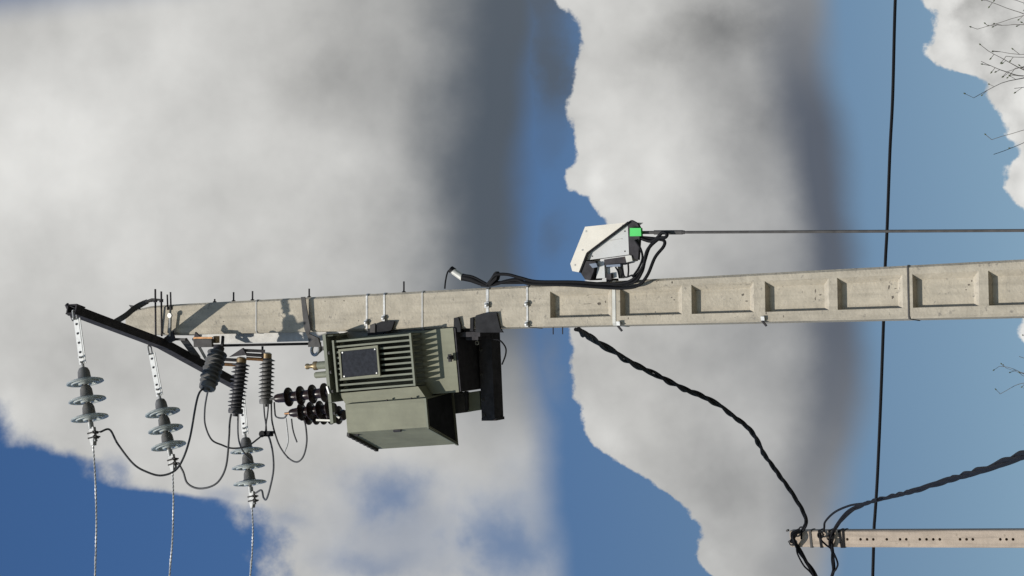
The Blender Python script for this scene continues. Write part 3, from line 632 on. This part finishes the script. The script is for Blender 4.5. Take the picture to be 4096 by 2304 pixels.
# ------------------------------------------------------------------ jumper wires
def wire(name, pts, r, material, label, cat, group=None, n=8):
    b = MB(); b.tube(spline([at(*p) for p in pts], n), r, 8); return solo(b, name, material, label, cat, group)
GJ = 'jumper wires between the insulators, arresters and bushings'
def yy(pts, y0, y1): return [(x, y, lerp(y0, y1, i / (len(pts) - 1))) for i, (x, y) in enumerate(pts)]
wire('jumper_wire', yy([(400, 1728), (439, 1719), (472, 1777), (533, 1855), (588, 1888), (644, 1902), (699, 1883), (733, 1833), (760, 1750), (783, 1622), (797, 1572), (815, 1553)], 10.86, 11.54), .0078, M_jump, 'dark jumper looping widest from the crossarm tip string to the thick grey arrester', 'jumper wire', GJ)
wire('jumper_wire', yy([(834, 1555), (826, 1590), (819, 1640), (821, 1700), (846, 1758), (888, 1780), (930, 1793), (988, 1785), (1032, 1755), (1056, 1735)], 11.55, 12.2), .0068, M_jump, 'dark jumper from the thick grey arrester to the black connector', 'jumper wire', GJ)
wire('jumper_wire', yy([(925, 1655), (919, 1690), (916, 1750), (905, 1861), (877, 1922), (838, 1948), (788, 1953), (749, 1932), (733, 1888), (712, 1850)], 11.95, 11.78), .0078, M_jump, 'dark jumper sagging from the slim middle arrester to the middle string', 'jumper wire', GJ)
wire('jumper_wire', yy([(952, 1655), (952, 1733), (960, 1778), (977, 1811), (1006, 1842)], 11.95, 12.4), .0065, M_jump, 'short jumper from the slim middle arrester across the lower string', 'jumper wire', GJ)
wire('jumper_wire', yy([(1070, 1738), (1080, 1760), (1091, 1811), (1094, 1877), (1082, 1944), (1066, 1996), (1054, 1990), (1046, 1961), (1022, 1972)], 12.2, 12.84), .0078, M_jump, 'dark jumper hanging from the black connector to the lower string clamp', 'jumper wire', GJ)
wire('jumper_wire', yy([(1085, 1615), (1088, 1683), (1105, 1750), (1124, 1794), (1155, 1833), (1188, 1848), (1214, 1824), (1227, 1766), (1222, 1700), (1212, 1672)], 12.26, 12.24), .0068, M_jump, 'dark jumper looping from the arrester to the rearmost brown bushing', 'jumper wire', GJ)
wire('jumper_wire', yy([(1097, 1610), (1099, 1640), (1105, 1667), (1135, 1672), (1150, 1655)], 12.25, 12.08), .0065, M_jump, 'short jumper bending to the copper bushing terminal', 'jumper wire', GJ)
wire('spark_horn', yy([(1143, 1672), (1147, 1700), (1152, 1766), (1138, 1808)], 12.08, 12.06), .0055, M_wire, 'thin grey rod hanging below the copper bushing terminal', 'spark horn', 'thin rods hanging by the brown bushings')
wire('spark_horn', yy([(1166, 1675), (1170, 1710), (1177, 1739), (1188, 1769)], 12.08, 12.06), .006, M_jump, 'thin dark rod pointing down between the bushing leads', 'spark horn', 'thin rods hanging by the brown bushings')
wire('jumper_wire', yy([(1055, 1615), (1058, 1660), (1064, 1700), (1066, 1728)], 12.25, 12.2), .006, M_jump, 'left of the two short leads from an arrester to the black connector', 'jumper wire', GJ)
wire('jumper_wire', yy([(1074, 1615), (1070, 1660), (1065, 1690), (1062, 1728)], 12.24, 12.19), .006, M_jump, 'right of the two short leads from an arrester to the black connector', 'jumper wire', GJ)
b = MB(); k0 = at(1062, 1735, 12.2); b.bar(k0 + V((0, 0, .04)), k0 - V((0, 0, .06)), .04, .035, up=(0, 1, 0)); b.lathe(k0 + V((0, -.02, .015)), (0, -1, 0), [(0, .026), (.012, .026)], 8, False); b.tube([k0 + V((0.01, 0, -.05)), k0 + V((0.01, 0, -.085))], .01, 8)
solo(b, 'wire_connector', M_cable, 'black clamp connector joining jumpers beside the lower insulator string', 'connector')

# ------------------------------------------------------------------ breaker box on the right flank
K = thing('breaker_box', 'cream hooded breaker box with a green tag on the right of the pole', 'breaker box', at(2420, 1100, 12.05))
YK = 11.93
lidp = [(2340, 907), (2514, 889), (2350, 1013), (2320, 1090), (2289, 1084), (2281, 1055)]
P = [at(x, y, YK) for x, y in lidp]
MB().prism(P, (0, .26, 0)).build('hood', M_white, K)
b = MB()
for i, j in ((1, 2), (2, 3)): b.bar(P[i] + V((0, -.003, 0)), P[j] + V((0, -.003, 0)), .012, .010, up=(0, 1, 0))
b.build('seam', M_cable, K)
MB().prism([at(x, y, YK + .02) for x, y in [(2511, 899), (2516, 1018), (2346, 1041), (2354, 1016)]], (0, .10, 0)).build('body', M_white2, K)
MB().prism([at(x, y, YK + .01) for x, y in [(2511, 888), (2524, 880), (2548, 893), (2560, 915), (2552, 1040), (2520, 1026)]], (0, .035, 0)).build('base_plate', M_dark, K)
for x, y in ((2300, 1060), (2345, 925), (2490, 902), (2330, 1000)): MB().lathe(at(x, y, YK + .002), (0, -1, 0), [(0, .008), (.004, .007)], 8).build('screw', M_band, K)
for x, y in ((2500, 925), (2500, 1005), (2370, 1025)): MB().lathe(at(x, y, YK + .022), (0, -1, 0), [(0, .006), (.004, .005)], 8).build('screw', M_grey, K)
b = MB(); b.bar(at(2440, 962, YK + .019), at(2488, 955, YK + .019), .004, .004, up=(0, 1, 0)); b.build('latch', M_band, K)
MB().prism([at(x, y, YK - .02) for x, y in [(2519, 912), (2563, 912), (2565, 944), (2519, 945)]], (0, .03, 0)).build('tag', M_green, K)
MB().prism([at(x, y, YK + .0) for x, y in [(2322, 1090), (2342, 1044), (2382, 1046), (2374, 1085), (2360, 1122), (2340, 1118)]], (0, .2, 0)).build('front_terminal', M_dark, K)
MB().prism([at(x, y, YK - .01) for x, y in [(2356, 1056), (2384, 1052), (2390, 1068), (2370, 1072)]], (0, .03, 0)).build('cable_boot', M_blueg, K)
MB().prism([at(x, y, YK + .03) for x, y in [(2392, 1046), (2416, 1042), (2420, 1112), (2385, 1114)]], (0, .14, 0)).build('breaker_block', M_white2, K)
MB().prism([at(x, y, YK + .02) for x, y in [(2416, 1038), (2500, 1026), (2508, 1050), (2470, 1060), (2420, 1062)]], (0, .14, 0)).build('busbar_cover', M_dark, K)
MB().prism([at(x, y, YK + .0) for x, y in [(2425, 1060), (2480, 1056), (2482, 1066), (2425, 1068)]], (0, .05, 0)).build('cable_boot', M_blueg, K)
MB().prism([at(x, y, YK + .06) for x, y in [(2425, 1072), (2470, 1066), (2476, 1114), (2420, 1114)]], (0, .1, 0)).build('breaker_block', M_white2, K)
MB().prism([at(x, y, YK + .03) for x, y in [(2425, 1096), (2444, 1094), (2445, 1114), (2425, 1114)]], (0, .04, 0)).build('bolt_block', M_dark, K)
MB().prism([at(x, y, YK + .0) for x, y in [(2500, 1024), (2525, 1022), (2530, 1044), (2506, 1050)]], (0, .1, 0)).build('terminal_block', M_rail, K)
for pts in ([(2462, 1068), (2472, 1085), (2478, 1112)], [(2482, 1066), (2490, 1085), (2484, 1110)], [(2512, 1048), (2514, 1080), (2512, 1105)], [(2490, 1080), (2500, 1108), (2530, 1100)]):
    b = MB(); b.tube(spline([at(x, y, YK + .01) for x, y in pts], 6), .006, 6); b.build('inner_wire', M_cable, K)
for pts in ([(2540, 960), (2560, 990), (2570, 1030), (2556, 1070), (2530, 1108)],):
    b = MB(); b.tube(spline([at(x, y, YK) for x, y in pts], 6), .008, 6); b.build('inner_wire', M_cable, K)
MB().box(-.01, .10, 12.03, 12.15, at(2440, 1110, 12.05).z - .02, at(2440, 1110, 12.05).z + .02).build('mounting_arm', M_dark, K)

# low voltage cables running down the right flank to the breaker
GC = 'black low voltage cables on the right flank of the pole'
wire('low_voltage_cable', [(1948, 1140, 12.0), (1962, 1124, 11.99), (1985, 1100, 11.98), (2030, 1098, 11.98), (2085, 1112, 11.98), (2150, 1126, 11.98), (2300, 1128, 11.98), (2430, 1136, 11.98), (2520, 1125, 11.96), (2570, 1070, 11.94), (2590, 1000, 11.93), (2635, 955, 11.93), (2660, 950, 11.92), (2668, 938, 11.92), (2650, 930, 11.93), (2625, 955, 11.94), (2600, 965, 11.95), (2555, 950, 11.96)], .0118, M_cable, 'thick black cable along the pole top edge with a loop below the green tag', 'cable', GC)
wire('low_voltage_cable', [(1925, 1140, 12.02), (1965, 1140, 12.01), (2060, 1118, 12.0), (2120, 1135, 12.0), (2280, 1140, 11.99), (2420, 1150, 11.98), (2500, 1152, 11.97), (2555, 1140, 11.96), (2590, 1100, 11.95), (2620, 1030, 11.95), (2655, 985, 11.95), (2655, 962, 11.95), (2620, 955, 11.96), (2560, 950, 11.97)], .0118, M_cable, 'black cable hugging the pole face, outermost of the bends under the breaker', 'cable', GC)
wire('low_voltage_cable', [(1960, 1130, 12.05), (2100, 1130, 12.04), (2280, 1132, 12.02), (2420, 1140, 12.0), (2530, 1130, 11.97), (2566, 1090, 11.95), (2580, 1040, 11.95), (2600, 985, 11.95), (2640, 948, 11.95)], .0118, M_cable, 'black cable between two others beside the breaker, without a loop', 'cable', GC)
C = thing('cable_termination', 'black heat shrunk cable end sticking out from the right side of the pole', 'cable end', at(1800, 1100, 12.05))
b = MB(); b.tube(spline([at(1779, 1155, 12.05), at(1782, 1125, 12.05), at(1790, 1090, 12.04), at(1802, 1078, 12.04), at(1815, 1079, 12.03)], 6), .006, 8); b.build('lead_wire', M_cable, C)
b = MB(); b.tube([at(1806, 1080, 12.03), at(1852, 1112, 12.02)], .024, 12); b.build('sleeve', M_rail, C)
b = MB(); b.tube([at(1803, 1077, 12.03), at(1816, 1086, 12.03)], .026, 12); b.build('collar', M_cable, C)
b = MB(); b.tube([at(1850, 1108, 12.02), at(1885, 1116, 12.02), at(1920, 1132, 12.02), at(1950, 1142, 12.02)], lambda i: (.026, .024, .018, .012)[i], 12); b.tube(spline([at(1852, 1100, 12.0), at(1890, 1106, 12.0), at(1930, 1126, 12.0), at(1952, 1138, 12.0)], 5), .008, 8); b.build('boot', M_cable, C)
b = MB(); b.prism([at(x, y, 11.98) for x, y in [(1975, 1092), (1982, 1086), (1990, 1096), (1985, 1118), (1960, 1142), (1950, 1142), (1955, 1125)]], (0, .05, 0)); b.build('cleat', M_cable, C)

# operating rod
RB = at(4500, 935, 12.0)
b = MB(); p0 = at(2560, 930, 11.96); p1 = at(4096, 922, 12.0); p2 = p1 + (p1 - p0) * .6
b.tube([p0, lerp(p0, p1, .06)], .011, 8); b.tube([lerp(p0, p1, .04), lerp(p0, p1, .12)], .015, 8); b.tube([lerp(p0, p1, .10), p1, p2], .0095, 8)
b.tube([lerp(p0, p1, .12), lerp(p0, p1, .125)], .013, 8)
solo(b, 'operating_rod', M_grey, 'thin grey switch rod running down from the breaker box along the pole', 'rod')

# ------------------------------------------------------------------ second pole
Y2 = 21.0
p2w = lambda z: .186 + (8.6 - z) * .004
q0, q1 = at(3160, 2156, Y2), at(4096, 2156, Y2); lean = (q1 - q0); lean.normalize()
base2 = q0 + lean * (q0.z / -lean.z)
P2 = thing('slim_concrete_pole', 'slim beige concrete pole with rows of round holes beyond the big pole', 'utility pole', base2)
L2 = (q0 - base2).length; ax = (q0 - base2).normalized()
sx = V((1, 0, 0)); sx = (sx - ax * sx.dot(ax)).normalized(); sy = ax.cross(sx)      # sy points away from the camera
if sy.y < 0: sy = -sy
def Q(u, d, h): return base2 + ax * h + sx * u + sy * d
hp2 = [3389, 3442, 3468, 3493, 3547, 3600, 3625, 3679, 3706, 3733, 3759, 3840, 3866, 3891, 4001, 4026, 4052, 4140, 4166, 4192]
hs = sorted([(at(x, 2156, Y2) - base2).dot(ax) for x in hp2])
b = MB(); D2 = .16; seg = []; hr = .0165
prev = -.6
for h in hs: seg.append((prev, h - .03, None)); seg.append((h - .03, h + .03, h)); prev = h + .03
seg.append((prev, L2, None))
for h0, h1, hole in seg:
    w0, w1 = p2w(base2.z + h0) / 2, p2w(base2.z + h1) / 2; k = .012
    R = [[Q(-w + k, 0, h), Q(w - k, 0, h), Q(w, k, h), Q(w, D2 - k, h), Q(w - k, D2, h), Q(-w + k, D2, h), Q(-w, D2 - k, h), Q(-w, k, h)] for w, h in ((w0, h0), (w1, h1))]
    for j in range(1, 8): b.add([R[0][j], R[0][(j + 1) % 8], R[1][(j + 1) % 8], R[1][j]], [(0, 1, 2, 3)])
    if hole is None: b.add([R[0][0], R[0][1], R[1][1], R[1][0]], [(0, 1, 2, 3)])
    else:
        rect = [R[0][0], R[0][1], R[1][1], R[1][0]]; ou = -.004
        ring = [Q(ou + hr * math.cos(a), 0, hole + hr * math.sin(a)) for a in [math.radians(225 + 45 * i) for i in range(8)]]
        inn2 = [p + sy * .10 for p in ring]
        vs = rect + ring + inn2
        fs = []
        for i in range(4): fs += [(i, 4 + 2 * i, 4 + 2 * i + 1), (i, 4 + 2 * i + 1, (i + 1) % 4), ((i + 1) % 4, 4 + 2 * i + 1, 4 + (2 * i + 2) % 8)]
        fs += [(4 + i, 4 + (i + 1) % 8, 12 + (i + 1) % 8, 12 + i) for i in range(8)] + [tuple(range(12, 20))]
        b.add(vs, fs)
    if h1 == L2: b.add(R[1], [tuple(range(8))])
s2 = b.build('shaft', M_conc2, P2)
_bm = bmesh.new(); _bm.from_mesh(s2.data); bmesh.ops.remove_doubles(_bm, verts=_bm.verts, dist=1e-5); bmesh.ops.recalc_face_normals(_bm, faces=_bm.faces); _bm.to_mesh(s2.data); _bm.free()
for x in (3243, 3281, 3318, 3362, 3374):
    h = (at(x, 2156, Y2) - base2).dot(ax); w = p2w(base2.z + h) / 2 + .004; hh = .013
    b = MB(); cc = [(-w, -.004), (w, -.004), (w, D2 + .004), (-w, D2 + .004)]
    tw = random.uniform(-.012, .012)
    for i in range(4):
        (u0, d0), (u1, d1) = cc[i], cc[(i + 1) % 4]
        b.bar(Q(u0, d0, h + (tw if u0 < 0 else -tw)), Q(u1, d1, h + (tw if u1 < 0 else -tw)), .006, hh * 2, up=ax)
    b.build('strap', M_cable if x != 3243 else M_grey, P2)
def hook(px, py, s_, name='hook'):
    c0 = at(px, py, Y2 - .03); b = MB(); b.torus(c0, (0.2, -1, .2), .028 * s_, .009 * s_, 16, 6); b.tube([c0, at(px, 2156, Y2)], .010, 6); b.build(name, M_cable, P2)
hook(3175, 2138, 1.2); hook(3205, 2118, 1); hook(3282, 2140, 1.2); hook(3316, 2150, .9); hook(3165, 2172, .8)
for px, py in ((3150, 2122), (3158, 2166), (3172, 2180)):
    b = MB(); c0 = at(px, py, Y2 - .02); b.lathe(c0, (0, -1, 0), [(-.03, .014), (.02, .014)], 6, False); b.build('bolt', M_grey, P2)

# ------------------------------------------------------------------ twisted bundles and the single cable
def bundle(name, pts, label, R=.0125, off=.0125, strands=3, pitch=.42, n=26, loose=.0):
    P = spline([at(*p) for p in pts], n); t = thing(name, label, 'cable', P[0], 'twisted black cable bundles')
    # arc length
    acc = [0]
    for i in range(1, len(P)): acc.append(acc[-1] + (P[i] - P[i - 1]).length)
    for k in range(strands):
        Z = []; ph = k * 2 * math.pi / strands
        for i, p in enumerate(P):
            tt = (P[min(i + 1, len(P) - 1)] - P[max(i - 1, 0)]).normalized(); u = tt.cross(V((0, 1, .2))).normalized(); w = tt.cross(u)
            a = acc[i] / pitch * 2 * math.pi + ph + .8 * math.sin(acc[i] * 1.7 + k); ro = off * (1 + loose * math.sin(acc[i] * 2.1 + k * 2.2))
            Z.append(p + (u * math.cos(a) + w * math.sin(a)) * ro)
        MB().tube(Z, R, 6).build('strand', M_cable, t)
    return t
bundle('twisted_cable', [(2312, 1318, 12.16), (2345, 1342, 12.5), (2400, 1375, 13.2), (2540, 1458, 14.3), (2700, 1538, 15.4), (2840, 1602, 16.4), (2930, 1660, 17.2), (3000, 1722, 17.9), (3060, 1820, 18.8), (3110, 1895, 19.4), (3165, 1965, 20.0), (3205, 2030, 20.4), (3222, 2085, 20.8), (3212, 2118, 20.93)], 'twisted black cable bundle sagging from the big pole to the slim pole top', R=.0135, off=.0135, pitch=1.05, loose=.4)
bundle('twisted_cable', [(3325, 2152, 20.95), (3340, 2115, 20.88), (3385, 2060, 20.2), (3440, 2025, 19.2), (3505, 2000, 17.6), (3660, 1962, 14.0), (3800, 1918, 12.0), (3960, 1868, 9.8), (4110, 1812, 8.2), (4300, 1730, 6.5)], 'twisted black cable bundle rising from the slim pole toward the lower right corner', R=.0122, off=.010, pitch=2.4, n=22)
wire('loose_cable', [(3295, 2125, 20.93), (3297, 2110, 20.85), (3302, 2085, 20.6), (3340, 2048, 20.0), (3400, 2022, 18.9), (3460, 2013, 17.6), (3510, 1999, 16.6)], .012, M_cable, 'thin black cable arching from a hook on the slim pole into the bundle', 'cable')
wire('loose_cable', [(3318, 2185, 20.9), (3322, 2150, 20.94), (3345, 2100, 20.8), (3390, 2045, 20.0), (3450, 2015, 18.9), (3505, 2002, 17.7)], .012, M_cable, 'thin black cable curving across the slim pole face alongside the bundle', 'cable')
wire('loose_cable', [(3280, 2135, 20.9), (3285, 2160, 20.88), (3305, 2180, 20.95), (3328, 2200, 21.0), (3350, 2250, 21.12), (3345, 2275, 21.15), (3328, 2304, 21.2), (3310, 2400, 21.5)], .011, M_cable, 'thin black cable looping out beside the bundle below the slim pole', 'cable')
bundle('twisted_cable', [(3324, 2160, 20.94), (3327, 2192, 20.98), (3332, 2240, 21.12), (3333, 2280, 21.2), (3322, 2330, 21.3), (3300, 2420, 21.5)], 'twisted black cable bundle hanging straight across below the slim pole', R=.012, off=.012, pitch=.8)
bundle('twisted_cable', [(3200, 2122, 20.93), (3172, 2140, 20.9), (3178, 2165, 20.9), (3195, 2195, 21.0), (3220, 2240, 21.1), (3255, 2295, 21.2), (3320, 2420, 21.5)], 'twisted black cable bundle leaving the slim pole tip toward the picture bottom', R=.013, off=.013, pitch=.8, loose=.5)
wire('loose_cable', [(3175, 2140, 20.9), (3185, 2185, 20.95), (3190, 2215, 21.0), (3215, 2262, 21.1), (3250, 2300, 21.2), (3330, 2420, 21.5)], .010, M_cable, 'thin black cable bowing beside the bundle at the slim pole tip', 'cable')
wire('overhead_cable', [(3620, -900, 24), (3600, -400, 24), (3581, 0, 24), (3571, 380, 24), (3560, 600, 24), (3549, 900, 24), (3541, 1060, 24), (3534, 1290, 24), (3523, 1600, 24), (3510, 1900, 24), (3500, 2060, 24), (3496, 2120, 24), (3491, 2304, 24), (3478, 2700, 24), (3460, 3200, 24)], .021, M_cable, 'single straight black cable passing behind both poles', 'cable')

# ------------------------------------------------------------------ bare trees below the frame, twigs reaching up into it
def tree(tip_px, Y, spread, label, seed, n1=9, kk=1.0):
    r = random.Random(seed); top = at(*tip_px, Y); base = V((top.x, Y, 0)); t = thing('bare_tree', label, 'tree', base, 'bare trees along the bottom of the view')
    tr = MB(); th = top.z * .45
    tr.tube([base - V((0, 0, .3)), base + V((.05, 0, th * .4)), base + V((-.03, .05, th * .8)), base + V((0, 0, th))], lambda i: (.13, .11, .09, .075)[i], 10); tr.build('trunk', M_bark, t)
    cr = MB(); bd = MB()
    def grow(p, d, L, rr, lev):
        pts = [p]; k = 9; bend = V((r.uniform(-1, 1), r.uniform(-1, 1), r.uniform(-.5, .7))) * (.10 if lev else .05)
        for i in range(k):
            d = (d + bend + V((r.uniform(-.14, .14), r.uniform(-.14, .14), r.uniform(-.10, .14)))).normalized(); pts.append(pts[-1] + d * L / k)
        cr.tube(pts, lambda i: max(.0026, rr * (1 - .75 * i / k) * r.uniform(.85, 1.15)), 5)
        for q in pts[3:]:
            if lev >= 1 and r.random() < .45:      # short spur with a bud
                a = r.uniform(0, 6.28); e = q + V((math.cos(a), math.sin(a), .8)) * r.uniform(.02, .07); cr.tube([q, e], .0026, 4); bd.lathe(e, e - q, [(0, .003), (.010, .008), (.025, .002)], 5)
        if lev >= 2: return
        for i in range((5, 3)[lev]):
            q = pts[r.randint(3, k - 1)]; a = r.uniform(0, 6.28); s_ = r.uniform(.25, .75)
            nd = (d + V((math.cos(a) * s_, math.sin(a) * s_, r.uniform(-.1, .2)))).normalized(); grow(q, nd, L * r.uniform(.35, .75), rr * .55, lev + 1)
    for i in range(n1):
        a = i / n1 * 6.28 + r.uniform(-.3, .3); s_ = spread * r.uniform(.25, 1)
        d = V((math.cos(a) * s_, math.sin(a) * s_, 1)).normalized()
        grow(base + V((0, 0, th * r.uniform(.7, 1))), d, (top.z - th) * r.uniform(.40, .52) * kk, .018, 0)
    zm = max(p.z for p in cr.v); kz = (top.z - th) / (zm - th); kx = min(kz, 1.25)
    for q in (cr, bd): q.v = [V((base.x + (p.x - base.x) * kx, base.y + (p.y - base.y) * kx, th + (p.z - th) * (kz if p.z > th else 1))) for p in q.v]
    cr.build('crown', M_bark, t); o = bd.build('buds', M_bud, t); o['kind'] = 'stuff'
tree((3915, 200), 24, .50, 'bare twiggy tree in the top right corner', 11, 13)
tree((3945, 1500), 25, .45, 'bare twiggy tree below the big pole on the right edge', 23, 7)
tree((3990, 1790), 34, .30, 'faint thin bare tree between the big pole and the lower cable', 31, 4)
